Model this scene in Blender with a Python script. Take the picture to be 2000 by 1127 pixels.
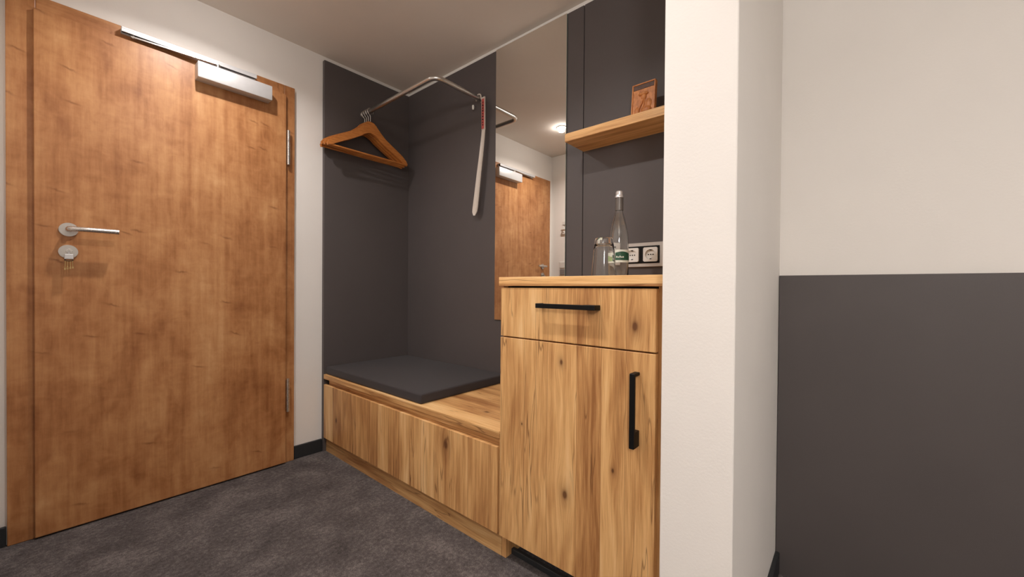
import bpy, bmesh, math, random
from mathutils import Matrix, Vector
random.seed(7)
SC = bpy.context.scene
for o in list(bpy.data.objects):
    bpy.data.objects.remove(o)
COL = SC.collection

# ------------------------------------------------------------------ camera
H = 0.9571
YAW, PITCH, ROLL = 0.862321, -0.0088204, 0.0075101
fw = Vector((math.sin(YAW)*math.cos(PITCH), math.cos(YAW)*math.cos(PITCH), math.sin(PITCH)))
r0 = Vector((math.cos(YAW), -math.sin(YAW), 0)); u0 = r0.cross(fw)
rt = r0*math.cos(ROLL) + u0*math.sin(ROLL)
up = -r0*math.sin(ROLL) + u0*math.cos(ROLL)
cd = bpy.data.cameras.new('camera'); cam = bpy.data.objects.new('camera', cd); COL.objects.link(cam)
cam.matrix_world = Matrix(((rt.x, up.x, -fw.x, 0), (rt.y, up.y, -fw.y, 0), (rt.z, up.z, -fw.z, H), (0, 0, 0, 1)))
cd.sensor_width = 36; cd.sensor_fit = 'HORIZONTAL'; cd.lens = 36*775.36/2000; cd.shift_y = 0.00303
cd.clip_start = 0.02; cd.clip_end = 50
SC.camera = cam

# ------------------------------------------------------------------ world, lights, exposure
w = bpy.data.worlds.new('world'); SC.world = w; w.use_nodes = True
w.node_tree.nodes['Background'].inputs[0].default_value = (1.0, 0.86, 0.72, 1)
w.node_tree.nodes['Background'].inputs[1].default_value = 0.02
SC.view_settings.view_transform = 'Standard'; SC.view_settings.look = 'None'
SC.view_settings.gamma = 1.0; SC.view_settings.use_curve_mapping = False
SC.view_settings.exposure = 0.45
WARM = (1.0, 0.945, 0.92)
CEIL = 2.294
# ceiling spotlights: (x, y, watts); each has a small frosted dome (built at the end) and throws its beam down
SPOTS = [(0.426, 1.847, 5.9), (0.45, 0.86, 6.2), (0.10, -1.30, 9.0)]  # the last one is unseen, added as fill from behind the viewer
DOME = 90.0                                # radiance of the frosted domes
FILL_GLOBE = (-1.05, -0.75, 1.75, 0.17, 44.0)   # unseen glowing globe, added as fill light: x, y, z, radius, radiance
for i, (x, y, p) in enumerate(SPOTS):
    ld = bpy.data.lights.new('spotlight_lamp', 'AREA'); ld.shape = 'DISK'; ld.size = 0.045
    ld.energy = p; ld.color = WARM; ld.spread = math.radians(148)
    lo = bpy.data.objects.new('spotlight_lamp', ld); COL.objects.link(lo); lo.location = (x, y, CEIL-0.034)

# ------------------------------------------------------------------ helpers
def lin(r, g, b):
    f = lambda c: (c/255/12.92) if c/255 <= 0.04045 else ((c/255+0.055)/1.055)**2.4
    return (f(r), f(g), f(b), 1)

class NT:
    def __init__(s, name):
        s.m = bpy.data.materials.new(name); s.m.use_nodes = True
        s.t = s.m.node_tree; s.b = s.t.nodes['Principled BSDF']
    def n(s, kind, **kw):
        nd = s.t.nodes.new(kind)
        for k, v in kw.items(): setattr(nd, k, v)
        return nd
    def put(s, sock, v):
        if hasattr(v, 'is_output') or hasattr(v, 'links'): s.t.links.new(v, sock)
        else: sock.default_value = v
    def M(s, op, a, b=0.0, c=None, clamp=False):
        nd = s.n('ShaderNodeMath', operation=op, use_clamp=clamp)
        s.put(nd.inputs[0], a); s.put(nd.inputs[1], b)
        if c is not None: s.put(nd.inputs[2], c)
        return nd.outputs[0]
    def V(s, x, y, z):
        nd = s.n('ShaderNodeCombineXYZ')
        for i, v in enumerate((x, y, z)): s.put(nd.inputs[i], v)
        return nd.outputs[0]
    def xyz(s):
        tc = s.n('ShaderNodeTexCoord'); sp = s.n('ShaderNodeSeparateXYZ')
        s.t.links.new(tc.outputs['Object'], sp.inputs[0]); return tc.outputs['Object'], sp.outputs
    def noise(s, vec, scale, detail=3.0, rough=0.55, dist=0.0):
        nd = s.n('ShaderNodeTexNoise'); s.put(nd.inputs['Vector'], vec)
        nd.inputs['Scale'].default_value = scale; nd.inputs['Detail'].default_value = detail
        nd.inputs['Roughness'].default_value = rough; nd.inputs['Distortion'].default_value = dist
        return nd.outputs[0]
    def ramp(s, v, stops, interp='LINEAR'):
        nd = s.n('ShaderNodeValToRGB'); cr = nd.color_ramp; cr.interpolation = interp
        while len(cr.elements) < len(stops): cr.elements.new(0.5)
        for e, (p, c) in zip(cr.elements, stops):
            e.position = p; e.color = c if len(c) == 4 else (*c, 1)
        s.put(nd.inputs[0], v); return nd.outputs[0]
    def step(s, v, a, b):
        nd = s.n('ShaderNodeMapRange', clamp=True); nd.interpolation_type = 'SMOOTHSTEP'
        s.put(nd.inputs[0], v); nd.inputs[1].default_value = a; nd.inputs[2].default_value = b
        return nd.outputs[0]
    def mix(s, f, a, b, mode='MIX'):
        nd = s.n('ShaderNodeMix', data_type='RGBA', blend_type=mode)
        s.put(nd.inputs[0], f); s.put(nd.inputs[6], a); s.put(nd.inputs[7], b); return nd.outputs[2]
    def bump(s, h, strength, dist=0.001):
        nd = s.n('ShaderNodeBump'); nd.inputs['Strength'].default_value = strength
        nd.inputs['Distance'].default_value = dist; s.put(nd.inputs['Height'], h)
        s.t.links.new(nd.outputs[0], s.b.inputs['Normal'])
    def setp(s, **kw):
        for k, v in kw.items(): s.put(s.b.inputs[k.replace('_', ' ')], v)
        return s.m

def plain(name, col, rough=0.5, metal=0.0, spec=0.5, nscale=60, namp=0.06, **kw):
    t = NT(name); v, _ = t.xyz(); n = t.noise(v, nscale, 3)
    a = tuple(c*(1-namp) for c in col[:3])+(1,); b = tuple(min(1, c*(1+namp)) for c in col[:3])+(1,)
    t.put(t.b.inputs['Base Color'], t.ramp(n, [(0.3, a), (0.7, b)]))
    t.b.inputs['Roughness'].default_value = rough; t.b.inputs['Metallic'].default_value = metal
    t.b.inputs['Specular IOR Level'].default_value = spec
    for k, x in kw.items(): t.b.inputs[k.replace('_', ' ')].default_value = x
    return t.m

def oak(name, grain='z', across='y', knots=(), seed=0.0, tone=1.0):
    """knotty oak decor: bands of boards along the grain, fine pores, dark cracks, knots"""
    t = NT(name); v, s = t.xyz(); ax = {'x': 0, 'y': 1, 'z': 2}
    g = s[ax[grain]]; u = s[ax[across]]; w3 = [a for a in 'xyz' if a not in (grain, across)][0]; q = s[ax[w3]]
    uq = t.M('ADD', u, t.M('MULTIPLY', q, 1.0))
    wob = t.noise(t.V(t.M('MULTIPLY', u, 1.0), seed, t.M('MULTIPLY', g, 1.0)), 3.2, 2)
    uw = t.M('ADD', uq, t.M('MULTIPLY', t.M('SUBTRACT', wob, 0.5), 0.022))
    dark = None
    for (ku, kg, r) in knots:
        a = t.M('DIVIDE', t.M('SUBTRACT', u, ku), r)
        b = t.M('DIVIDE', t.M('SUBTRACT', g, kg), r*3.2)
        d2 = t.M('ADD', t.M('MULTIPLY', a, a), t.M('MULTIPLY', b, b))
        e = t.M('EXPONENT', t.M('MULTIPLY', d2, -0.5))
        uw = t.M('SUBTRACT', uw, t.M('MULTIPLY', t.M('MULTIPLY', t.M('SUBTRACT', u, ku), e), 0.85))
        b2 = t.M('MULTIPLY', b, 1.9)
        d3 = t.M('ADD', t.M('MULTIPLY', a, a), t.M('MULTIPLY', b2, b2))
        k = t.M('ADD', t.M('MULTIPLY', t.M('EXPONENT', t.M('MULTIPLY', d3, -9.0)), 0.9),
                t.M('MULTIPLY', t.M('EXPONENT', t.M('MULTIPLY', d3, -0.9)), 0.38))
        dark = k if dark is None else t.M('MAXIMUM', dark, k)
    vo = t.n('ShaderNodeTexVoronoi', voronoi_dimensions='1D', feature='F1'); vo.inputs['Scale'].default_value = 11
    vo.inputs['Randomness'].default_value = 0.9
    t.put(vo.inputs['W'], t.M('ADD', uq, seed))
    sp = t.n('ShaderNodeSeparateColor'); t.t.links.new(vo.outputs['Color'], sp.inputs[0]); tone_n = sp.outputs[0]
    ve = t.n('ShaderNodeTexVoronoi', voronoi_dimensions='1D', feature='DISTANCE_TO_EDGE'); ve.inputs['Scale'].default_value = 11
    ve.inputs['Randomness'].default_value = 0.9; t.put(ve.inputs['W'], t.M('ADD', uq, seed))
    seam = t.M('SUBTRACT', 1.0, t.step(ve.outputs['Distance'], 0.0, 0.02))
    off = t.M('MULTIPLY', tone_n, 7.0)
    vv = lambda sg: t.V(t.M('ADD', uw, off), seed, t.M('MULTIPLY', g, sg))
    fine = t.noise(vv(0.022), 420, 3, 0.6)
    med = t.noise(vv(0.05), 60, 3, 0.55)
    big = t.noise(vv(0.16), 12, 2, 0.5, 0.4)
    rings = t.M('FRACT', t.M('MULTIPLY', t.noise(vv(0.12), 9, 1, 0.4), 9.0))
    rings = t.step(t.M('ABSOLUTE', t.M('SUBTRACT', rings, 0.5)), 0.0, 0.5)
    crn = t.noise(vv(0.06), 34, 2, 0.5)
    crack = t.M('SUBTRACT', 1.0, t.step(t.M('ABSOLUTE', t.M('SUBTRACT', crn, 0.52)), 0.0, 0.022))
    crack = t.M('MULTIPLY', crack, t.step(t.noise(vv(0.30), 8, 2), 0.50, 0.62))
    f = t.M('ADD', t.M('MULTIPLY', fine, 0.26), t.M('MULTIPLY', med, 0.34))
    f = t.M('ADD', f, t.M('MULTIPLY', big, 0.34))
    f = t.M('ADD', f, t.M('MULTIPLY', rings, 0.03))
    f = t.M('ADD', f, t.M('MULTIPLY', t.M('SUBTRACT', tone_n, 0.5), 0.13))
    c = t.ramp(f, [(0.34, lin(158, 107, 63)), (0.45, lin(201, 150, 95)), (0.54, lin(228, 180, 120)), (0.66, lin(243, 204, 149))])
    c = t.mix(t.M('MULTIPLY', crack, 0.62), c, lin(98, 58, 32))
    c = t.mix(t.M('MULTIPLY', seam, 0.35), c, lin(110, 68, 38))
    if dark is not None: c = t.mix(t.M('MINIMUM', dark, 0.9), c, lin(92, 54, 30))
    if tone != 1.0:
        c = t.mix(1.0, c, (tone, tone, tone, 1), 'MULTIPLY')
    t.put(t.b.inputs['Base Color'], c)
    t.b.inputs['Roughness'].default_value = 0.45; t.b.inputs['Specular IOR Level'].default_value = 0.35
    t.bump(t.M('SUBTRACT', t.M('ADD', fine, t.M('MULTIPLY', med, 0.6)), crack), 0.35, 0.0012)
    return t.m

def maple(name, grain='z', across='x'):
    """smooth honey coloured veneer decor with cloudy figure and short dark flecks"""
    t = NT(name); v, s = t.xyz(); ax = {'x': 0, 'y': 1, 'z': 2}
    g = s[ax[grain]]; u = s[ax[across]]
    vo = t.n('ShaderNodeTexVoronoi', voronoi_dimensions='1D', feature='SMOOTH_F1'); vo.inputs['Scale'].default_value = 7.5
    vo.inputs['Smoothness'].default_value = 0.25
    t.put(vo.inputs['W'], t.M('ADD', u, 3.31))
    sp = t.n('ShaderNodeSeparateColor'); t.t.links.new(vo.outputs['Color'], sp.inputs[0])
    cloud = t.noise(t.V(u, 0.0, t.M('MULTIPLY', g, 0.55)), 7.0, 4, 0.55, 0.5)
    cloud2 = t.noise(t.V(u, 4.0, t.M('MULTIPLY', g, 0.9)), 19.0, 3, 0.6, 0.6)
    streak = t.noise(t.V(u, 1.0, t.M('MULTIPLY', g, 0.06)), 42, 4, 0.6)
    pore = t.noise(t.V(u, 2.0, t.M('MULTIPLY', g, 0.12)), 330, 2, 0.6)
    cross = t.noise(t.V(t.M('MULTIPLY', u, 0.6), 3.0, t.M('MULTIPLY', g, 2.2)), 16, 3, 0.6, 0.8)
    f = t.M('ADD', t.M('MULTIPLY', cloud, 0.42), t.M('MULTIPLY', cloud2, 0.17))
    f = t.M('ADD', f, t.M('MULTIPLY', streak, 0.28))
    f = t.M('ADD', f, t.M('MULTIPLY', pore, 0.05))
    f = t.M('ADD', f, t.M('MULTIPLY', cross, 0.08))
    f = t.M('ADD', f, t.M('MULTIPLY', t.M('SUBTRACT', sp.outputs[0], 0.5), 0.13))
    c = t.ramp(f, [(0.36, lin(144, 91, 51)), (0.45, lin(170, 115, 70)), (0.54, lin(189, 136, 88)), (0.64, lin(206, 157, 108))])
    vf = t.n('ShaderNodeTexVoronoi', voronoi_dimensions='2D', feature='F1'); vf.inputs['Scale'].default_value = 6.5
    skew = t.V(t.M('MULTIPLY', u, 1.0), t.M('ADD', t.M('MULTIPLY', g, 1.0), t.M('MULTIPLY', cloud2, 0.03)), 0.0)
    t.put(vf.inputs['Vector'], skew)
    po = t.n('ShaderNodeVectorMath', operation='SUBTRACT')
    sc = t.n('ShaderNodeVectorMath', operation='SCALE'); t.t.links.new(skew, sc.inputs[0]); sc.inputs['Scale'].default_value = 6.5
    ps = t.n('ShaderNodeVectorMath', operation='SCALE'); t.t.links.new(vf.outputs['Position'], ps.inputs[0]); ps.inputs['Scale'].default_value = 6.5
    t.t.links.new(sc.outputs[0], po.inputs[0]); t.t.links.new(ps.outputs[0], po.inputs[1])
    s2 = t.n('ShaderNodeSeparateXYZ'); t.t.links.new(po.outputs[0], s2.inputs[0])
    rc = t.n('ShaderNodeSeparateColor'); t.t.links.new(vf.outputs['Color'], rc.inputs[0])
    a = t.M('DIVIDE', s2.outputs[0], 0.13); b = t.M('DIVIDE', t.M('ADD', s2.outputs[1], t.M('MULTIPLY', s2.outputs[0], 0.25)), 0.026)
    fl = t.M('EXPONENT', t.M('MULTIPLY', t.M('ADD', t.M('MULTIPLY', a, a), t.M('MULTIPLY', b, b)), -1.0))
    fl = t.M('MULTIPLY', fl, t.step(rc.outputs[1], 0.45, 0.75))
    c = t.mix(t.M('MULTIPLY', fl, 0.6), c, lin(112, 62, 30))
    spt = t.step(t.noise(t.V(u, 9.0, t.M('MULTIPLY', g, 0.6)), 13.0, 3, 0.5), 0.60, 0.74)
    c = t.mix(t.M('MULTIPLY', spt, 0.28), c, lin(130, 74, 38))
    t.put(t.b.inputs['Base Color'], c)
    t.b.inputs['Roughness'].default_value = 0.38; t.b.inputs['Specular IOR Level'].default_value = 0.45
    t.bump(pore, 0.08, 0.0006)
    return t.m

def plaster(name, col, sc=160, st=0.25):
    t = NT(name); v, _ = t.xyz()
    n = t.noise(v, 3, 3); f = t.noise(v, sc, 4, 0.6)
    a = tuple(c*0.965 for c in col[:3])+(1,)
    t.put(t.b.inputs['Base Color'], t.ramp(n, [(0.3, a), (0.7, col)]))
    t.b.inputs['Roughness'].default_value = 0.85; t.b.inputs['Specular IOR Level'].default_value = 0.25
    t.bump(f, st, 0.0012); return t.m

def carpet_mat():
    t = NT('carpet_mat'); v, _ = t.xyz()
    big = t.noise(v, 6.0, 4, 0.62, 0.3); mid = t.noise(v, 70, 4, 0.7); fine = t.noise(v, 260, 3, 0.75)
    f = t.M('ADD', t.M('MULTIPLY', big, 0.30), t.M('MULTIPLY', mid, 0.35))
    f = t.M('ADD', f, t.M('MULTIPLY', fine, 0.36))
    t.put(t.b.inputs['Base Color'], t.ramp(f, [(0.34, lin(54, 50, 49)), (0.50, lin(98, 92, 91)), (0.66, lin(150, 142, 139))]))
    t.b.inputs['Roughness'].default_value = 0.95; t.b.inputs['Specular IOR Level'].default_value = 0.1
    t.bump(t.M('ADD', fine, t.M('MULTIPLY', mid, 0.5)), 0.9, 0.006); return t.m

def board(name, col, rough=0.5):
    t = NT(name); v, _ = t.xyz(); f = t.noise(v, 700, 2, 0.7); n = t.noise(v, 5, 2)
    t.put(t.b.inputs['Base Color'], t.ramp(t.M('ADD', t.M('MULTIPLY', f, 0.7), t.M('MULTIPLY', n, 0.3)),
          [(0.3, tuple(c*0.9 for c in col[:3])+(1,)), (0.7, tuple(c*1.1 for c in col[:3])+(1,))]))
    t.b.inputs['Roughness'].default_value = rough; t.b.inputs['Specular IOR Level'].default_value = 0.4
    t.bump(f, 0.12, 0.0005); return t.m

def fabric(name, col):
    t = NT(name); v, s = t.xyz()
    wv = t.M('MULTIPLY', t.M('SINE', t.M('MULTIPLY', s[0], 3200.0)), t.M('SINE', t.M('MULTIPLY', s[1], 3200.0)))
    n = t.noise(v, 500, 2)
    t.put(t.b.inputs['Base Color'], t.ramp(n, [(0.3, tuple(c*0.8 for c in col[:3])+(1,)), (0.7, tuple(c*1.2 for c in col[:3])+(1,))]))
    t.b.inputs['Roughness'].default_value = 0.8; t.b.inputs['Sheen Weight'].default_value = 0.08
    t.bump(t.M('ADD', wv, n), 0.2, 0.0005); return t.m

def steel(name, col=(0.62, 0.60, 0.57, 1), rough=0.32, stretch=(1, 1, 1)):
    t = NT(name); v, s = t.xyz()
    n = t.noise(t.V(t.M('MULTIPLY', s[0], stretch[0]), t.M('MULTIPLY', s[1], stretch[1]), t.M('MULTIPLY', s[2], stretch[2])), 400, 2)
    t.put(t.b.inputs['Base Color'], t.ramp(n, [(0.2, tuple(c*0.93 for c in col[:3])+(1,)), (0.8, col)]))
    t.put(t.b.inputs['Roughness'], t.M('ADD', t.M('MULTIPLY', n, 0.12), rough-0.06))
    t.b.inputs['Metallic'].default_value = 1.0; return t.m

def glass(name, tint=(1, 1, 1, 1), rough=0.0, ior=1.48):
    t = NT(name); v, _ = t.xyz(); n = t.noise(v, 30, 2)
    t.put(t.b.inputs['Base Color'], t.ramp(n, [(0.3, tint), (0.7, tuple(min(1, c*1.01) for c in tint[:3])+(1,))]))
    return t.setp(Roughness=rough, IOR=ior, Transmission_Weight=1.0)

def emis(name, col, st):
    t = NT(name); v, _ = t.xyz(); n = t.noise(v, 20, 1)
    t.put(t.b.inputs['Emission Color'], t.ramp(n, [(0.3, col), (0.7, col)]))
    return t.setp(Base_Color=(0.9, 0.9, 0.9, 1), Emission_Strength=st)

MT = {}
MT['wall'] = plaster('wall_paint', lin(240, 236, 230))
MT['ceil'] = plaster('ceiling_paint', lin(234, 226, 216), 90, 0.12)
MT['carpet'] = carpet_mat()
MT['maple'] = maple('door_veneer')
MT['maple_h'] = maple('door_frame_veneer', 'x', 'z')
MT['anthracite'] = board('anthracite_board', lin(86, 80, 79), 0.5)
MT['anthracite_edge'] = board('anthracite_edge', lin(96, 94, 94), 0.5)
MT['base'] = board('baseboard_dark', lin(44, 46, 48), 0.5)
MT['seat'] = fabric('dark_upholstery', lin(48, 43, 44))
MT['mirror'] = NT('mirror_silver').setp(Base_Color=(0.90, 0.88, 0.84, 1), Metallic=1.0, Roughness=0.0)
MT['mirror_edge'] = plain('mirror_edge', lin(150, 165, 155), 0.2)
MT['steel'] = steel('brushed_steel')
MT['steel_l'] = steel('satin_steel', (0.72, 0.70, 0.67, 1), 0.28)
MT['silver'] = plain('silver_paint', lin(205, 205, 205), 0.42, 0.35, namp=0.02)
MT['alu'] = plain('aluminium_plate', lin(198, 192, 186), 0.35, 0.6, namp=0.03)
MT['black'] = plain('black_metal', lin(9, 9, 10), 0.5, spec=0.25)
MT['void'] = plain('dark_gap', lin(12, 11, 10), 0.9)
MT['white_pl'] = plain('white_plastic', lin(226, 224, 218), 0.35, namp=0.02)
MT['grey_pl'] = plain('grey_plastic', lin(140, 136, 134), 0.4)
def beech():
    t = NT('hanger_beech'); v, s = t.xyz()
    n = t.noise(t.V(t.M('MULTIPLY', s[0], 0.15), s[1], s[2]), 140, 3)
    t.put(t.b.inputs['Base Color'], t.ramp(n, [(0.3, lin(176, 104, 46)), (0.7, lin(206, 134, 68))]))
    return t.setp(Roughness=0.3)
MT['hanger'] = beech()
MT['cap'] = plain('screw_cap', lin(206, 202, 200), 0.35, 0.7)
MT['cap_neck'] = plain('neck_sleeve', lin(104, 98, 93), 0.35, 0.2)
MT['glass'] = glass('clear_glass', (0.97, 0.985, 0.975, 1))
MT['water'] = glass('water', (1, 1, 1, 1), 0, 1.333)
MT['label_g'] = plain('label_green', lin(26, 78, 54), 0.5, nscale=90, namp=0.25)
MT['label_w'] = plain('label_white', lin(216, 220, 208), 0.5)
MT['label_p'] = plain('label_leaf', lin(150, 176, 120), 0.5, nscale=120, namp=0.3)
MT['red'] = plain('red_print', lin(186, 82, 76), 0.5, nscale=120, namp=0.2)
MT['horn'] = plain('ivory_plastic', lin(206, 196, 184), 0.3, namp=0.03)
MT['brass'] = plain('brass', lin(196, 170, 120), 0.35, 0.9)

MT['dome_glass'] = emis('lamp_glass', (*WARM, 1), DOME)

def carved_mat():
    t = NT('carved_wood'); v, s = t.xyz()
    n = t.noise(t.V(s[0], s[1], t.M('MULTIPLY', s[2], 0.3)), 160, 3); b = t.noise(v, 40, 3)
    f = t.M('ADD', t.M('MULTIPLY', n, 0.5), t.M('MULTIPLY', b, 0.5))
    c = t.ramp(f, [(0.35, lin(166, 96, 46)), (0.65, lin(222, 150, 86))])
    t.put(t.b.inputs['Base Color'], c); t.b.inputs['Roughness'].default_value = 0.45
    t.bump(f, 0.3, 0.001); return t.m
MT['carved'] = carved_mat()
MT['carved_dark'] = plain('burnt_wood', lin(88, 62, 50), 0.5, nscale=80, namp=0.3)

# ---- mesh builders (world coordinates)
def bx(bm, x0, x1, y0, y1, z0, z1, bev=0.0, seg=1, mat=0):
    r = bmesh.ops.create_cube(bm, size=1.0)
    M = Matrix.Translation(((x0+x1)/2, (y0+y1)/2, (z0+z1)/2)) @ Matrix.Diagonal((abs(x1-x0), abs(y1-y0), abs(z1-z0), 1))
    bmesh.ops.transform(bm, matrix=M, verts=r['verts'])
    if bev:
        es = list({e for v in r['verts'] for e in v.link_edges})
        bmesh.ops.bevel(bm, geom=es, offset=bev, segments=seg, profile=0.5, affect='EDGES', clamp_overlap=True)
    return bm
def box(*a, **k):
    return bx(bmesh.new(), *a, **k)
def cyl(bm, c, axis, r, d, seg=28, r2=None, bev=0.0):
    rr = bmesh.ops.create_cone(bm, cap_ends=True, segments=seg, radius1=r, radius2=r if r2 is None else r2, depth=d)
    q = Vector((0, 0, 1)).rotation_difference(Vector(axis).normalized()).to_matrix().to_4x4()
    bmesh.ops.transform(bm, matrix=Matrix.Translation(c) @ q, verts=rr['verts'])
    if bev:
        es = [e for e in {e for v in rr['verts'] for e in v.link_edges} if len(e.link_faces) == 2 and any(len(f.verts) > 4 for f in e.link_faces)]
        bmesh.ops.bevel(bm, geom=es, offset=bev, segments=2, affect='EDGES')
    return bm
def tube(bm, pts, r, seg=14, closed=False, radii=None):
    pts = [Vector(p) for p in pts]; n = len(pts); rings = []
    nrm = None
    for i, p in enumerate(pts):
        if closed: tg = (pts[(i+1) % n]-pts[i-1]).normalized()
        else: tg = (pts[min(i+1, n-1)]-pts[max(i-1, 0)]).normalized()
        if nrm is None:
            nrm = tg.orthogonal().normalized()
        nrm = (nrm - tg*nrm.dot(tg)).normalized(); b = tg.cross(nrm)
        rad = radii[i] if radii else r
        rings.append([bm.verts.new(p + (nrm*math.cos(a)+b*math.sin(a))*rad) for a in [2*math.pi*k/seg for k in range(seg)]])
    m = n if closed else n-1
    for i in range(m):
        A, B = rings[i], rings[(i+1) % n]
        for k in range(seg): bm.faces.new((A[k], A[(k+1) % seg], B[(k+1) % seg], B[k]))
    if not closed:
        bm.faces.new(rings[0][::-1]); bm.faces.new(rings[-1])
    return bm
def lathe(bm, prof, c, seg=48, closed=True):
    """prof: list of (r, z) ; c: base centre"""
    rings = []
    for r, z in prof:
        if r < 1e-6: rings.append([bm.verts.new((c[0], c[1], c[2]+z))])
        else: rings.append([bm.verts.new((c[0]+r*math.cos(2*math.pi*k/seg), c[1]+r*math.sin(2*math.pi*k/seg), c[2]+z)) for k in range(seg)])
    for A, B in zip(rings, rings[1:]):
        for k in range(seg):
            k2 = (k+1) % seg
            if len(A) == 1 and len(B) == 1: continue
            if len(A) == 1: bm.faces.new((A[0], B[k2], B[k]))
            elif len(B) == 1: bm.faces.new((A[k], A[k2], B[0]))
            else: bm.faces.new((A[k], A[k2], B[k2], B[k]))
    return bm
def prism(bm, outline, holes=None, depth=(0, 1), axis='y'):
    """extrude a 2D outline [(a,b)] along axis y: coords (a, y, b); x: (x, a, b)"""
    vs = []
    for d in depth:
        vs.append([bm.verts.new((a, d, b) if axis == 'y' else ((d, a, b) if axis == 'x' else (a, b, d))) for a, b in outline])
    n = len(outline)
    bm.faces.new(vs[0]); bm.faces.new(vs[1][::-1])
    for i in range(n):
        j = (i+1) % n
        bm.faces.new((vs[0][j], vs[0][i], vs[1][i], vs[1][j]))
    return bm

def link(name, bm, mat, loc=(0, 0, 0), parent=None, smooth=False, local=False, bevel=None):
    bmesh.ops.remove_doubles(bm, verts=bm.verts, dist=1e-6)
    bmesh.ops.recalc_face_normals(bm, faces=bm.faces)
    me = bpy.data.meshes.new(name); bm.to_mesh(me); bm.free()
    org = Vector(loc)
    if parent is not None and not local:
        p = parent
        while p.parent is not None: p = p.parent
        org = p.location.copy()
    if not local: me.transform(Matrix.Translation(-org))
    for m in (mat if isinstance(mat, (list, tuple)) else [mat]): me.materials.append(MT[m] if isinstance(m, str) else m)
    if smooth:
        for f in me.polygons: f.use_smooth = True
        try: me.set_sharp_from_angle(angle=math.radians(35))
        except Exception: pass
    o = bpy.data.objects.new(name, me); COL.objects.link(o)
    if parent is not None: o.parent = parent
    else: o.location = loc
    return o
def tag(o, label, cat, group=None, kind=None):
    if label: o['label'] = label
    if cat: o['category'] = cat
    if group: o['group'] = group
    if kind: o['kind'] = kind
    return o
def thing(name, label, cat, loc, rz=0.0, group=None, kind=None):
    o = bpy.data.objects.new(name, None); COL.objects.link(o); o.location = loc; o.rotation_euler = (0, 0, rz)
    o.empty_display_size = 0.05
    return tag(o, label, cat, group, kind)
def struct(name, bm, mat, label=None, loc=(0, 0, 0), parent=None):
    o = link(name, bm, mat, loc, parent)
    if parent is None: o['kind'] = 'structure'
    if label: o['label'] = label
    return o

# ------------------------------------------------------------------ key planes
E = 1.607           # face of the niche back panels and of the wainscot
EW = 1.626          # plaster behind them
DW = 2.345          # plaster of the door wall
DF = 2.328          # face of the door frame
DL = 2.310          # face of the door leaf
DP = 2.3215         # face of the niche side panel
XL = -0.150         # left wall
XF = -3.0           # far left side of the bedroom
YL = 0.30           # end of the corridor's left wall
YB = -3.2           # wall behind the camera
PX, PY0, PY1 = 0.955, 0.189, 0.3456   # partition wall
F = 1.036           # fronts of the furniture

# ------------------------------------------------------------------ setting
struct('floor', box(XF-0.1, EW+0.1, YB-0.1, DW+0.1, -0.05, 0.0), 'carpet', 'dark grey mottled carpet floor')
struct('ceiling', box(XF-0.1, EW+0.1, YB-0.1, DW+0.1, CEIL, CEIL+0.08), 'ceil', 'plain off-white ceiling')
struct('wall_back', box(XL-0.1, EW+0.1, DW, DW+0.1, 0.0, CEIL), 'wall', 'white plaster wall around the entrance door')
struct('wall_right', box(EW, EW+0.1, YB, DW, 0.0, CEIL), 'wall', 'off-white plaster wall above the grey panel')
struct('wall_bedroom_left', box(XF-0.1, XF, YB, YL, 0.0, CEIL), 'wall', 'white plaster wall on the far side of the bedroom')
struct('wall_bedroom_back', box(XF-0.1, XL-0.1, YL, YL+0.1, 0.0, CEIL), 'wall', 'white plaster wall between bedroom and bathroom')
struct('wall_left', box(XL-0.1, XL, YL, DW, 0.0, CEIL), 'wall', 'white plaster wall seen in the mirror')
struct('wall_front', box(XF-0.1, EW+0.1, YB-0.1, YB, 0.0, CEIL), 'wall', 'white plaster wall behind the viewer')
struct('wall_partition', box(PX, EW, PY0, PY1, 0.0, CEIL, bev=0.003, seg=2), 'wall', 'white plaster partition wall end beside the cabinet')
def baseboard(name, x0, x1, y0, y1):
    struct(name, box(x0, x1, y0, y1, 0.0, 0.072, bev=0.003, seg=2), 'base')
baseboard('baseboard_back_right', 0.8815, 1.0325, DW-0.013, DW)
baseboard('baseboard_back_left', XL+0.0135, -0.1030, DW-0.013, DW)
baseboard('baseboard_left', XL, XL+0.013, YL, DW)
baseboard('baseboard_partition_side', PX, E-0.001, PY0-0.013, PY0)
baseboard('baseboard_partition_end', PX-0.013, PX, PY0-0.013, PY1)

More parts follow.
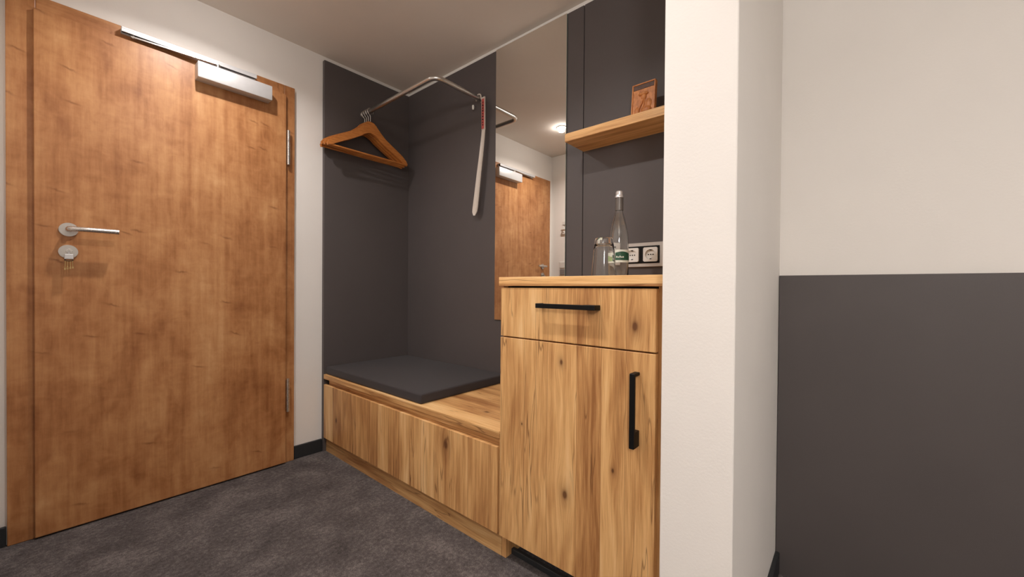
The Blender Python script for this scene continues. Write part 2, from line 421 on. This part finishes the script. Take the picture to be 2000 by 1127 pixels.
# ---- entrance door
LX0, LX1, LZ = -0.0352, 0.8293, 1.9830
door = thing('door_1', 'honey veneered entrance door with lever handle and overhead closer', None, (0.39, DF, 0.0), kind='structure')
fr = bmesh.new()
bx(fr, -0.1007, -0.0300, DF, DW+0.06, 0.0, 2.0398, bev=0.0025, seg=2)
bx(fr, 0.8250, 0.8788, DF, DW+0.06, 0.0, 2.0398, bev=0.0025, seg=2)
link('door_frame', fr, 'maple', parent=door)
link('door_head', box(-0.0300, 0.8250, DF, DW+0.06, 1.978, 2.0398, bev=0.0025, seg=2), 'maple_h', parent=door)
leaf = link('door_leaf', box(LX0, LX1, DL, DF-0.0005, 0.007, LZ, bev=0.0022, seg=2), 'maple', parent=door)
link('door_seal', box(-0.0295, 0.8245, DF+0.001, DF+0.03, 0.0, 1.977), 'void', parent=door)
for z0, z1 in ((1.611, 1.795), (0.280, 0.460)):
    b = bmesh.new()
    zm = z0+(z1-z0)*0.68
    cyl(b, (0.8395, DL-0.001, (z0+zm-0.001)/2), (0, 0, 1), 0.0075, zm-z0-0.001, bev=0.001)
    cyl(b, (0.8395, DL-0.001, (zm+0.001+z1)/2), (0, 0, 1), 0.0075, z1-zm-0.001, bev=0.001)
    bx(b, 0.835, 0.842, DL, DF+0.002, z0+0.01, z1-0.01)
    link('hinge', b, 'steel_l', parent=door, smooth=True)
hx, hz = 0.0505, 1.1705
b = bmesh.new(); cyl(b, (hx, DL-0.004, hz), (0, 1, 0), 0.026, 0.008, 40, bev=0.0015)
ro = link('handle_rosette', b, 'steel', parent=door, smooth=True)
b = bmesh.new()
tube(b, [(hx, DL-0.006, hz), (hx, DL-0.040, hz), (hx+0.001, DL-0.048, hz), (hx+0.005, DL-0.054, hz), (hx+0.012, DL-0.057, hz), (hx+0.05, DL-0.057, hz), (hx+0.135, DL-0.057, hz)], 0.0095, 20)
link('door_handle', b, 'steel_l', parent=door, smooth=True)
kz = 1.0850
b = bmesh.new(); cyl(b, (hx-0.001, DL-0.004, kz), (0, 1, 0), 0.026, 0.008, 40, bev=0.0015)
lr = link('lock_rosette', b, 'steel', parent=door, smooth=True)
b = bmesh.new(); cyl(b, (hx+0.001, DL-0.012, kz+0.003), (0, 1, 0), 0.0085, 0.010, 24, bev=0.001)
link('lock_cylinder', b, 'steel_l', parent=door, smooth=True)
# closer: body on the leaf, slide rail on the frame, arm between
b = box(0.4395, 0.7430, 2.252, DL, 1.903, 1.975, bev=0.003, seg=2)
cl = link('door_closer', b, 'silver', parent=door, smooth=True)
cl['label'] = 'silver overhead door closer body'
b = bmesh.new()
bx(b, 0.1963, 0.6860, 2.2945, DF, 2.0175, 2.0246, bev=0.001)
bx(b, 0.1963, 0.6860, 2.2945, 2.2985, 2.0045, 2.0180, bev=0.0008)
bx(b, 0.1963, 0.6860, 2.3180, DF, 2.0045, 2.0180, bev=0.0008)
link('slide_rail', b, 'silver', parent=cl)
link('rail_slot', box(0.199, 0.683, 2.2990, 2.3175, 2.0100, 2.0172), 'black', parent=cl)
b = bmesh.new()
prism(b, [(0.225, 2.317), (0.225, 2.300), (0.52, 2.270), (0.53, 2.284)], depth=(1.994, 1.9995), axis='z')
cyl(b, (0.234, 2.308, 2.002), (0, 0, 1), 0.006, 0.02, 16)
cyl(b, (0.52, 2.279, 1.985), (0, 0, 1), 0.009, 0.024, 20)
link('closer_arm', b, 'steel_l', parent=cl, smooth=True)

# keys in the lock
kt = thing('key_bunch', 'small bunch of slim keys hanging from the lock below the door handle', 'keys', (hx, DL-0.02, kz))
b = bmesh.new()
bx(b, hx-0.0012, hx+0.0012, DL-0.030, DL-0.017, kz-0.003, kz+0.003)
bx(b, hx-0.012, hx+0.012, DL-0.0345, DL-0.030, kz-0.030, kz-0.010, bev=0.002, seg=2)
bx(b, hx-0.003, hx+0.003, DL-0.0335, DL-0.030, kz-0.012, kz+0.004, bev=0.001)
link('key_head', b, 'silver', parent=kt)
b = bmesh.new()
tube(b, [(hx+0.011*math.cos(a), DL-0.033+0.002*math.sin(a), kz-0.033+0.004*math.sin(a)) for a in [2*math.pi*k/20 for k in range(20)]], 0.0012, 8, closed=True)
link('key_ring', b, 'black', parent=kt, smooth=True)
for k, dx in enumerate((-0.010, -0.0035, 0.0035, 0.010)):
    b = bmesh.new(); xx = hx+dx*0.9; L = (0.034, 0.032, 0.030, 0.028)[k]
    tube(b, [(xx, DL-0.033, kz-0.035), (xx+dx*0.1, DL-0.033, kz-0.035-L)], 0.0016, 8)
    bx(b, xx+dx*0.1-0.0022, xx+dx*0.1+0.0022, DL-0.0345, DL-0.0315, kz-0.037-L, kz-0.030-L)
    link('key', b, 'brass', parent=kt)

# ---- grey boards of the niche
t = link('side_board', box(F, EW, DP, DW, 0.0, 2.2637, bev=0.001), 'anthracite', (F, DP, 0.0))
tag(t, 'anthracite side board of the niche standing between the white wall and the bench', 'wall panel')
t = link('back_board', box(E, EW, 0.9526, DP, 0.0, 2.2637, bev=0.0012), 'anthracite', (E, 1.6, 0.0))
tag(t, 'wide anthracite back board behind the coat rail, cushion and mirror', 'wall panel')
t = link('back_board', box(E, EW, PY1, 0.9490, 0.0, 2.2637, bev=0.0012), 'anthracite', (E, 0.65, 0.0))
tag(t, 'narrower anthracite back board behind the oak shelf and bottle', 'wall panel')
t = link('wainscot_panel', box(E, EW-0.0005, YB, PY0-0.0015, 0.0, 1.006, bev=0.001), 'anthracite', (E, -1.5, 0.0))
tag(t, 'waist-high dark grey panel on the wall right of the white partition', 'wall panel')

# ---- bench cabinet
benchl = (F, 1.63, 0.0)
bench = thing('bench_cabinet', 'long low oak bench with two fronts under the dark cushion', 'bench', benchl)
def K(lst): return tuple((u-benchl[1], g-benchl[2], r) for u, g, r in lst)
m_bench_f = oak('oak_bench_fronts', 'z', 'y', K([(1.232, 0.326, 0.028), (2.165, 0.215, 0.020)]), 1.7)
m_top = oak('oak_bench_top', 'y', 'x', ((0.13, 1.13-benchl[1], 0.016),), 5.2)
link('bench_top', box(F, E-0.001, 0.9425, DP-0.001, 0.4228, 0.4493, bev=0.001), m_top, parent=bench)
link('front_panel', box(F, F+0.018, 1.4680, DP-0.003, 0.0815, 0.3915, bev=0.0012), m_bench_f, parent=bench)
link('front_panel', box(F, F+0.018, 0.9520, 1.4650, 0.0815, 0.3915, bev=0.0012), m_bench_f, parent=bench)
link('grip_rail', box(F+0.019, F+0.035, 0.9425, DP-0.03, 0.3700, 0.4225), oak('oak_rail', 'y', 'z', (), 2.2), parent=bench)
link('plinth', box(F+0.0155, F+0.0315, 0.9425, DP-0.0015, 0.0, 0.0790), oak('oak_plinth', 'y', 'z', ((1.0-benchl[1], 0.03, 0.006), (1.28-benchl[1], 0.035, 0.006)), 8.0, 0.8), parent=bench)
link('carcass', box(F+0.036, E-0.001, 0.9425, DP-0.002, 0.0, 0.4225), 'void', parent=bench)

# ---- tall cabinet
cl_ = (F, 0.66, 0.0)
cab = thing('cabinet', 'waist-high oak cabinet with one drawer over one door and black handles', 'cabinet', cl_)
C0, C1 = 0.3700, 0.9408
def K2(lst): return tuple((u-cl_[1], g, r) for u, g, r in lst)
m_cab = oak('oak_cabinet_fronts', 'z', 'y', K2([(0.667, 0.320, 0.022), (0.684, 0.728, 0.013), (0.447, 0.855, 0.022), (0.508, 0.443, 0.010), (0.84, 0.50, 0.006)]), 3.1)
m_side = oak('oak_cabinet_side', 'z', 'x', (), 4.4, 0.92)
m_ctop = oak('oak_counter', 'y', 'x', (), 9.3, 1.08)
link('worktop', box(F-0.005, E-0.001, C0-0.006, 0.9453, 0.9644, 0.9949, bev=0.001), m_ctop, parent=cab)
d = link('drawer_front', box(F, F+0.018, 0.3892, 0.9385, 0.7899, 0.9585, bev=0.0012), m_cab, parent=cab)
dd = link('cabinet_door', box(F, F+0.018, 0.3892, 0.9398, 0.0817, 0.7854, bev=0.0012), m_cab, parent=cab)
for (a, b_, nm) in ((0.9218, C1, 'side'), (C0, 0.3890, 'side')):
    link('side_panel', box(F+0.0165, E-0.001, a, b_, 0.0, 0.9640), m_side, parent=cab)
link('top_rail', box(F+0.0200, F+0.10, 0.3895, 0.9215, 0.9450, 0.9640), 'void', parent=cab)
link('bottom_board', box(F+0.020, E-0.001, 0.3895, 0.9215, 0.0817, 0.0990), m_side, parent=cab)
link('middle_board', box(F+0.020, E-0.02, 0.3895, 0.9215, 0.7790, 0.7950), m_side, parent=cab)
link('back_panel', box(E-0.012, E-0.001, 0.3895, 0.9215, 0.099, 0.9640), 'void', parent=cab)
link('toe_kick', box(F+0.075, F+0.091, 0.3895, 0.9215, 0.022, 0.0817), m_side, parent=cab)
link('floor_strip', box(F+0.045, F+0.060, 0.3895, 0.9215, 0.0, 0.021, bev=0.002), 'base', parent=cab)
# handles: flat bar with one thin and one broad foot
hb = bmesh.new()
bx(hb, F-0.035, F-0.026, 0.5514, 0.7614, 0.8950, 0.9095, bev=0.0012)
bx(hb, F-0.030, F, 0.7530, 0.7614, 0.8950, 0.9095, bev=0.001)
bx(hb, F-0.030, F, 0.5514, 0.5960, 0.8950, 0.9095, bev=0.001)
hd = link('handle', hb, 'black', parent=d)
hb = bmesh.new()
bx(hb, F-0.035, F-0.026, 0.4318, 0.4462, 0.5330, 0.7330, bev=0.0012)
bx(hb, F-0.030, F, 0.4318, 0.4462, 0.7245, 0.7330, bev=0.001)
bx(hb, F-0.030, F, 0.4318, 0.4462, 0.5330, 0.5760, bev=0.001)
link('handle', hb, 'black', parent=dd)

# ---- cushion (soft, rounded)
b = box(1.0460, E-0.004, 1.4120, DP-0.004, 0.4496, 0.4940)
bmesh.ops.bevel(b, geom=list(b.edges), offset=0.010, segments=4, profile=0.6, affect='EDGES')
t = link('seat_cushion', b, 'seat', (1.33, 1.87, 0.4496), smooth=True)
tag(t, 'flat dark grey seat cushion lying on the oak bench', 'cushion')

# ---- mirror
mr = thing('mirror', 'tall narrow frameless mirror between the coat rail and the oak shelf', 'mirror', (E, 1.27, 0.783))
link('mirror_backing', box(E-0.0035, E, 1.0420, 1.4964, 0.7840, 2.2600), 'black', parent=mr)
mg = link('mirror_glass', box(E-0.0075, E-0.0035, 1.0406, 1.4978, 0.7830, 2.2615, bev=0.0006), ['mirror', 'mirror_edge'], parent=mr)
for f in mg.data.polygons:
    if f.normal.x > -0.95: f.material_index = 1

# ---- shelf
sh = link('wall_shelf', box(1.4495, E-0.0003, PY1+0.001, 0.9490, 1.5885, 1.6233, bev=0.001), oak('oak_shelf', 'y', 'x', (), 6.6), (1.45, 0.65, 1.5885))
tag(sh, 'thick oak shelf fixed to the grey board above the bottle', 'shelf')

# ---- coat rail
rail = thing('coat_rail', 'bent stainless steel tube coat rail fixed under the ceiling', 'coat rail', (1.27, 2.0, 2.024))
RZ, RX, RY = 2.024, 1.27, 1.61; br = 0.05
pts = [(RX, DP-0.002, RZ), (RX, 2.0, RZ), (RX, RY+br, RZ)]
for k in range(1, 9):
    a = math.pi/2*k/8; pts.append((RX+br-br*math.cos(a), RY+br-br*math.sin(a), RZ))
pts += [(1.45, RY, RZ), (E-0.002, RY, RZ)]
link('tube', tube(bmesh.new(), pts, 0.0125, 24), 'steel', parent=rail, smooth=True)
b = bmesh.new(); cyl(b, (RX, DP-0.0025, RZ), (0, 1, 0), 0.0155, 0.005, 32, bev=0.001); link('flange', b, 'steel', parent=rail, smooth=True)
b = bmesh.new(); cyl(b, (E-0.0025, RY, RZ), (1, 0, 0), 0.0155, 0.005, 32, bev=0.001); link('flange', b, 'steel', parent=rail, smooth=True)

# ---- clothes hangers (local coords: hook apex sits on the tube, origin = tube centre)
def hanger_body():
    bm = bmesh.new()
    # explicit profile of the shoulder
    up_ = [(0.0, -0.066), (0.020, -0.070), (0.038, -0.083), (0.052, -0.102), (0.070, -0.124), (0.10, -0.147), (0.14, -0.171), (0.18, -0.195), (0.22, -0.220), (0.25, -0.243), (0.262, -0.262)]
    lo = [(0.257, -0.276), (0.240, -0.272), (0.21, -0.253), (0.17, -0.230), (0.13, -0.208), (0.09, -0.186), (0.060, -0.167), (0.040, -0.151), (0.020, -0.138), (0.0, -0.133)]
    right = up_ + lo
    # build left and right halves as one outline ring: over the top and back under
    outline = [(x, z) for x, z in up_] + [(x, z) for x, z in lo[:-1]] + [(0.0, -0.133)] + [(-x, z) for x, z in lo[:-1][::-1]] + [(-x, z) for x, z in up_[1:][::-1]]
    prism(bm, outline, depth=(-0.0065, 0.0065), axis='y')
    es = [e for e in bm.edges if abs(e.verts[0].co.y-e.verts[1].co.y) < 1e-6]
    bmesh.ops.bevel(bm, geom=es, offset=0.0025, segments=2, affect='EDGES')
    for v in bm.verts:
        v.co.y *= 1 + 0.35*min(1, max(0, (abs(v.co.x)-0.12)/0.12))
    bm2 = bm
    bmesh.ops.triangulate(bm2, faces=[f for f in bm2.faces if len(f.verts) > 4])
    return bm2
def hanger_hook():
    R = 0.0195; pts = []
    for k in range(0, 19):
        a = math.radians(-35 + 240*k/18)
        pts.append((R*math.cos(a), 0, R*math.sin(a) + (0.0125-R+0.0028)))
    # neck from the loop back to the centre, down into the wood
    e = pts[-1]
    pts += [(e[0]*0.55, 0, e[2]-0.010), (0, 0, e[2]-0.020), (0, 0, -0.072)]
    return tube(bmesh.new(), pts, 0.0023, 10)
HG = [(2.228, -0.2, 'front most wooden coat hanger on the rail, nearest the room', 0),
      (2.250, -0.9, 'second wooden coat hanger, just behind the front one', 1.5),
      (2.272, -1.6, 'third wooden coat hanger, behind the first two', 2.5),
      (2.294, -2.2, 'rear wooden coat hanger, closest to the grey side board', 1.0)]
h0 = None
for y, rz, lab, tl in HG:
    if h0 is None:
        h0 = thing('clothes_hanger', lab, 'coat hanger', (RX, y, RZ), math.radians(rz), 'wooden hangers on the coat rail')
        link('hanger_body', hanger_body(), 'hanger', parent=h0, smooth=True, local=True)
        b = bmesh.new(); tube(b, [(-0.247, 0, -0.268), (-0.12, 0, -0.2685), (0.0, 0, -0.269), (0.12, 0, -0.2685), (0.247, 0, -0.268)], 0.0060, 12)
        link('trouser_bar', b, 'hanger', parent=h0, smooth=True, local=True)
        link('hook', hanger_hook(), 'steel_l', parent=h0, smooth=True, local=True)
    else:
        r = h0.copy(); COL.objects.link(r); r.location = (RX, y, RZ); r.rotation_euler = (0, math.radians(tl), math.radians(rz)); r['label'] = lab
        for ch in list(h0.children):
            c = ch.copy(); COL.objects.link(c); c.parent = r

# ---- shoehorn on the rail
sx = 1.578
hn = thing('shoehorn', 'long ivory plastic shoehorn with a red printed handle hanging from the coat rail', 'shoehorn', (sx, 1.59, 2.03))
def strip(bm, rows, th):
    """rows: (y_centre, z, half width, x, cup) -> curved strip with thickness"""
    fr_, bk = [], []
    for yc, z, hw, x, cup in rows:
        f_, k_ = [], []
        for j in range(7):
            s = -1+2*j/6; xx = x + cup*(s*s)
            f_.append(bm.verts.new((xx-th/2, yc+s*hw, z))); k_.append(bm.verts.new((xx+th/2, yc+s*hw, z)))
        fr_.append(f_); bk.append(k_)
    for G, flip in ((fr_, 1), (bk, 0)):
        for A, B in zip(G, G[1:]):
            for j in range(6): bm.faces.new((A[j], A[j+1], B[j+1], B[j]))
    for A, B, A2, B2 in zip(fr_, fr_[1:], bk, bk[1:]):
        bm.faces.new((A[0], B[0], B2[0], A2[0])); bm.faces.new((A[6], B[6], B2[6], A2[6]))
    for G, G2 in ((fr_[0], bk[0]), (fr_[-1], bk[-1])):
        for j in range(6): bm.faces.new((G[j], G[j+1], G2[j+1], G2[j]))
    return bm
rows = []
for k in range(25):
    s = k/24; z = 1.838 - s*0.470
    hw = 0.0125 + 0.0085*s
    if s > 0.93: hw *= math.sqrt(max(0.05, 1-((s-0.93)/0.075)**2))
    rows.append((1.570 + 0.062*s**1.25, z, hw, sx, -0.007*min(1, s*2)))
blade = link('blade', strip(bmesh.new(), rows, 0.003), 'horn', parent=hn, smooth=True)
rows = [(1.573-0.003*k/8, 2.020-0.182*k/8, 0.0125, sx, 0.0) for k in range(9)]
link('handle', strip(bmesh.new(), rows, 0.007), 'horn', parent=hn)
gr = link('red_grip', box(sx-0.0046, sx-0.0036, 1.5625, 1.5815, 1.842, 2.010), 'red', parent=hn)
b = bmesh.new()
random.seed(3)
for k in range(9):
    zz = 1.86+k*0.0155
    bx(b, sx-0.0052, sx-0.0046, 1.569+random.uniform(-.001, .001), 1.5745+random.uniform(-.001, .002), zz, zz+random.uniform(0.006, 0.010))
link('print', b, 'black', parent=gr)
b = bmesh.new()
arc = [(sx, 1.5735, 2.005), (sx, 1.5740, 2.022)]
for k in range(0, 9):
    a = math.radians(0+180*k/8); arc.append((sx, RY-0.0178*math.cos(a)-0.0, RZ+0.0035+0.0195*math.sin(a)))
arc[0] = (sx, 1.580, 2.000); arc[1] = (sx, 1.589, 2.016)
arc.append((sx, RY+0.0185, RZ-0.010))
tube(b, arc, 0.0040, 10)
link('hook', b, 'horn', parent=hn, smooth=True)

# small peg left of the shoehorn
pg = thing('wall_peg', 'tiny white peg under the coat rail, left of the shoehorn', 'hook', (E, 1.665, 1.995))
b = bmesh.new(); cyl(b, (E-0.008, 1.665, 1.999), (1, 0, 0), 0.004, 0.016, 16); link('pin', b, 'steel_l', parent=pg, smooth=True)
b = bmesh.new(); cyl(b, (E-0.019, 1.665, 1.993), (0, 0, 1), 0.0065, 0.026, 16, bev=0.002); link('knob', b, 'white_pl', parent=pg, smooth=True)

# ---- sockets behind the bottle
so = thing('wall_socket', 'double wall socket in an aluminium plate behind the bottle', 'socket', (E, 0.6625, 1.098))
pb = bmesh.new()
bx(pb, E-0.010, E, 0.548, 0.778, 1.0490, 1.1490, bev=0.0012)
link('cover_plate', pb, 'alu', parent=so)
link('inner_frame', box(E-0.0125, E-0.010, 0.5885, 0.7370, 1.0630, 1.1345, bev=0.0008), 'black', parent=so)
for yc in (0.6240, 0.7020):
    zc = 1.0985; hs = 0.0290; R = 0.0205; n = 40
    bm = bmesh.new(); X0, X1 = E-0.0210, E-0.0130
    def sqp(a):
        c_, s_ = math.cos(a), math.sin(a); m = max(abs(c_), abs(s_)); return (yc+hs*c_/m, zc+hs*s_/m)
    o_ = []; i_ = []; ib = []; ob = []
    for k in range(n):
        a = 2*math.pi*(k+0.5)/n+0
        p = sqp(a); o_.append(bm.verts.new((X0, *p))); ob.append(bm.verts.new((E-0.0125, *p)))
        i_.append(bm.verts.new((X0, yc+R*math.cos(a), zc+R*math.sin(a)))); ib.append(bm.verts.new((X1, yc+R*math.cos(a), zc+R*math.sin(a))))
    for k in range(n):
        j = (k+1) % n
        bm.faces.new((o_[k], o_[j], i_[j], i_[k])); bm.faces.new((i_[k], i_[j], ib[j], ib[k])); bm.faces.new((o_[j], o_[k], ob[k], ob[j]))
    bm.faces.new(ib)
    ins = link('socket_insert', bm, 'white_pl', parent=so)
    b = bmesh.new()
    for dy in (-0.0095, 0.0, 0.0095): cyl(b, (X1-0.0006, yc+dy, zc), (1, 0, 0), 0.0026, 0.001, 14)
    for dz in (-0.0185, 0.0185): bx(b, X1-0.005, X1-0.0004, yc-0.003, yc+0.003, zc+dz-0.002, zc+dz+0.002)
    link('contacts', b, 'black', parent=ins)

# ---- bottle
bc = (1.37, 0.656, 0.9951)
bt = thing('water_bottle', 'clear glass water bottle with green and white label and silver screw cap', 'bottle', bc)
outer = [(0.0, 0.003), (0.020, 0.0), (0.031, 0.0), (0.0345, 0.004), (0.035, 0.010), (0.035, 0.125), (0.0345, 0.145), (0.032, 0.170), (0.027, 0.198), (0.0205, 0.224), (0.0155, 0.240), (0.0138, 0.250), (0.0132, 0.300)]
inner = [(0.0105, 0.300), (0.0108, 0.250), (0.0125, 0.240), (0.0175, 0.224), (0.0240, 0.198), (0.0290, 0.170), (0.0315, 0.145), (0.0322, 0.125), (0.0322, 0.012), (0.029, 0.007), (0.0, 0.009)]
link('bottle_glass', lathe(bmesh.new(), outer+inner, bc, 56), 'glass', parent=bt, smooth=True)
wt = [(0.0, 0.0092), (0.029, 0.0074), (0.0320, 0.0123), (0.0320, 0.125), (0.0313, 0.145), (0.0288, 0.170), (0.0238, 0.198), (0.0173, 0.224), (0.0123, 0.240), (0.0106, 0.250), (0.0104, 0.262), (0.0, 0.262)]
link('water', lathe(bmesh.new(), wt, bc, 56), 'water', parent=bt, smooth=True)
link('neck_sleeve', lathe(bmesh.new(), [(0.0142, 0.250), (0.0146, 0.250), (0.0142, 0.298), (0.0136, 0.298), (0.0142, 0.250)], bc, 40), 'cap_neck', parent=bt, smooth=True)
link('cap', lathe(bmesh.new(), [(0.0, 0.322), (0.0105, 0.322), (0.0122, 0.320), (0.0126, 0.314), (0.0130, 0.308), (0.0160, 0.303), (0.0162, 0.297), (0.0138, 0.297), (0.0135, 0.318), (0.0, 0.3185)], bc, 40), 'cap', parent=bt, smooth=True)
def wrap(z0, z1, a0, a1, r=0.0354, n=30, wav=0.0, wav2=0.0):
    bm = bmesh.new(); G = []
    for k in range(n+1):
        a = a0+(a1-a0)*k/n; s = k/n
        zt = z1 + wav*math.sin(s*5.0); zb = z0 + wav2*math.sin(s*5.0)
        G.append([bm.verts.new((bc[0]+rr*math.cos(a), bc[1]+rr*math.sin(a), bc[2]+z)) for rr, z in ((r, zb), (r, zt), (r+0.0003, zt), (r+0.0003, zb))])
    for A, B in zip(G, G[1:]):
        for j in range(4): bm.faces.new((A[j], A[(j+1) % 4], B[(j+1) % 4], B[j]))
    return bm
ca = math.atan2(-bc[1], -bc[0])
lb = link('label', wrap(0.058, 0.104, ca-2.0, ca+2.0), 'label_w', parent=bt, smooth=True)
link('label_band', wrap(0.066, 0.093, ca-0.35, ca+1.9, 0.03575, wav=0.004), 'label_g', parent=lb, smooth=True).name = 'label_band'
link('label_band', wrap(0.066, 0.088, ca-1.9, ca-0.40, 0.03575, wav=0.003), 'label_p', parent=lb, smooth=True)
b = wrap(0.0745, 0.081, ca-0.25, ca-0.14, 0.0362, 4)
for k in range(1, 5):
    b2 = wrap(0.0745, (0.079, 0.0815, 0.079, 0.080)[k-1], ca-0.25+0.16*k, ca-0.14+0.16*k, 0.0362, 4); me_ = bpy.data.meshes.new('tmp'); b2.to_mesh(me_); b2.free(); b.from_mesh(me_); bpy.data.meshes.remove(me_)
link('print', b, 'label_w', parent=lb)

# ---- tumbler upside down
gc = (1.18, 0.617, 0.9951)
prof = [(0.0385, 0.0), (0.0400, 0.0005), (0.0402, 0.002), (0.0375, 0.040), (0.0335, 0.090), (0.0300, 0.112), (0.0290, 0.123), (0.0272, 0.1265), (0.010, 0.1255), (0.0, 0.125),
        (0.0, 0.108), (0.020, 0.108), (0.0268, 0.103), (0.0290, 0.098), (0.0318, 0.088), (0.0357, 0.040), (0.0385, 0.002)]
gp = thing('drinking_glass', 'clear drinking glass upside down on the oak worktop beside the bottle', 'glass', gc)
link('tumbler', lathe(bmesh.new(), prof+[prof[0]], gc, 56), 'glass', parent=gp, smooth=True)

# ---- carved wooden plaque on the shelf
pl0 = (1.505, 0.625, 1.6235)
pl = thing('carved_plaque', 'small carved reddish wooden plaque leaning on the oak shelf', 'ornament', pl0, math.radians(0))
pw, ph = 0.047, 0.144
b = bmesh.new()
bx(b, 0.004, 0.020, -pw, pw, 0.0, ph, bev=0.001)
bx(b, 0.0, 0.006, -pw, -pw+0.005, 0.0, ph, bev=0.001); bx(b, 0.0, 0.006, pw-0.005, pw, 0.0, ph, bev=0.001)
bx(b, 0.0, 0.006, -pw, pw, ph-0.005, ph, bev=0.001)
link('plaque_board', b, 'carved', parent=pl, local=True)
link('top_band', box(0.0025, 0.0055, -pw+0.005, pw-0.005, ph-0.024, ph-0.005, bev=0.001), 'carved_dark', parent=pl, local=True)
def blob(bm, y, z, ry, rz_, rx=0.005, x=0.003):
    rx *= 1.5
    r = bmesh.ops.create_icosphere(bm, subdivisions=2, radius=1.0)
    bmesh.ops.transform(bm, matrix=Matrix.Translation((x, y, z)) @ Matrix.Diagonal((rx, ry, rz_, 1)), verts=r['verts'])
b = bmesh.new()
blob(b, 0.000, 0.098, 0.021, 0.008, 0.006); blob(b, -0.002, 0.086, 0.011, 0.014, 0.005)
tube(b, [(0.003, -0.002, 0.083), (0.002, 0.006, 0.060), (0.002, 0.016, 0.038), (0.003, 0.028, 0.018)], 0.0036, 10, radii=[0.005, 0.0036, 0.0036, 0.005])
tube(b, [(0.003, -0.005, 0.075), (0.003, -0.003, 0.050), (0.003, 0.004, 0.034)], 0.003, 8)
blob(b, -0.014, 0.030, 0.022, 0.015, 0.006); blob(b, 0.022, 0.030, 0.010, 0.020, 0.005); blob(b, -0.022, 0.055, 0.013, 0.020, 0.003)
link('relief', b, 'carved', parent=pl, local=True, smooth=True)
pl.rotation_euler = (0, math.radians(6), 0)
pl.location = (1.505, 0.630, 1.6255)

# ---- fittings on the left wall (seen in the mirror)
sw = thing('light_switch', 'white double switch plate low on the left wall beside the door', 'switch', (XL, 2.19, 1.15))
link('switch_plate', box(XL, XL+0.008, 2.155, 2.2400, 1.085, 1.225, bev=0.002), 'white_pl', parent=sw)
link('rocker', box(XL+0.008, XL+0.013, 2.165, 2.230, 1.162, 1.217, bev=0.001), 'white_pl', parent=sw)
rk = link('card_slot', box(XL+0.008, XL+0.012, 2.165, 2.230, 1.095, 1.150, bev=0.001), 'grey_pl', parent=sw)
rk['label'] = 'grey lower insert'
bh = thing('wall_holder', 'small white wall holder with grey bar above the switch on the left wall', 'holder', (XL, 2.19, 1.56))
link('holder_box', box(XL, XL+0.012, 2.150, 2.205, 1.590, 1.625, bev=0.002), 'white_pl', parent=bh)
b = bmesh.new(); tube(b, [(XL+0.004, 2.205, 1.535), (XL+0.030, 2.205, 1.535), (XL+0.034, 2.200, 1.535), (XL+0.034, 2.12, 1.535)], 0.008, 14)
link('bar', b, 'steel', parent=bh, smooth=True)
link('holder_stem', box(XL, XL+0.006, 2.190, 2.215, 1.520, 1.592, bev=0.001), 'white_pl', parent=bh)

# ---- added fill globe, recessed ceiling spotlights
gx, gy, gz, gr_, ge = FILL_GLOBE
lp = thing('fill_globe', 'added glowing white globe giving fill light from behind the viewer', 'lamp', (gx, gy, CEIL))
b = bmesh.new(); bmesh.ops.create_uvsphere(b, u_segments=32, v_segments=16, radius=gr_); bmesh.ops.translate(b, verts=b.verts, vec=(gx, gy, gz))
link('globe', b, emis('fill_globe_glow', (*WARM, 1), ge), parent=lp, smooth=True)
b = bmesh.new(); cyl(b, (gx, gy, (CEIL+gz+gr_)/2), (0, 0, 1), 0.008, CEIL-gz-gr_, 16); cyl(b, (gx, gy, CEIL-0.011), (0, 0, 1), 0.05, 0.022, 32); link('rod', b, 'steel', parent=lp, smooth=True)
LAB = ['round ceiling spotlight nearest the entrance door', 'round ceiling spotlight in front of the cabinet',
       'round ceiling spotlight added as fill light behind the viewer']
for (x, y, p), lab in zip(SPOTS, LAB):
    s = thing('ceiling_spotlight', lab, 'spotlight', (x, y, CEIL), group='ceiling spotlights')
    link('trim_ring', lathe(bmesh.new(), [(0.0295, 0.0), (0.0295, -0.005), (0.040, -0.004), (0.043, -0.001), (0.043, 0.0), (0.0295, 0.0)], (x, y, CEIL), 40), 'white_pl', parent=s, smooth=True)
    R = 0.028
    link('lamp_dome', lathe(bmesh.new(), [(0.0, -0.0005), (R, -0.0005)] + [(R*math.cos(math.radians(t)), -0.004-R*math.sin(math.radians(t))) for t in range(0, 90, 6)] + [(0.0, -0.004-R)], (x, y, CEIL), 40), 'dome_glass', parent=s, smooth=True)
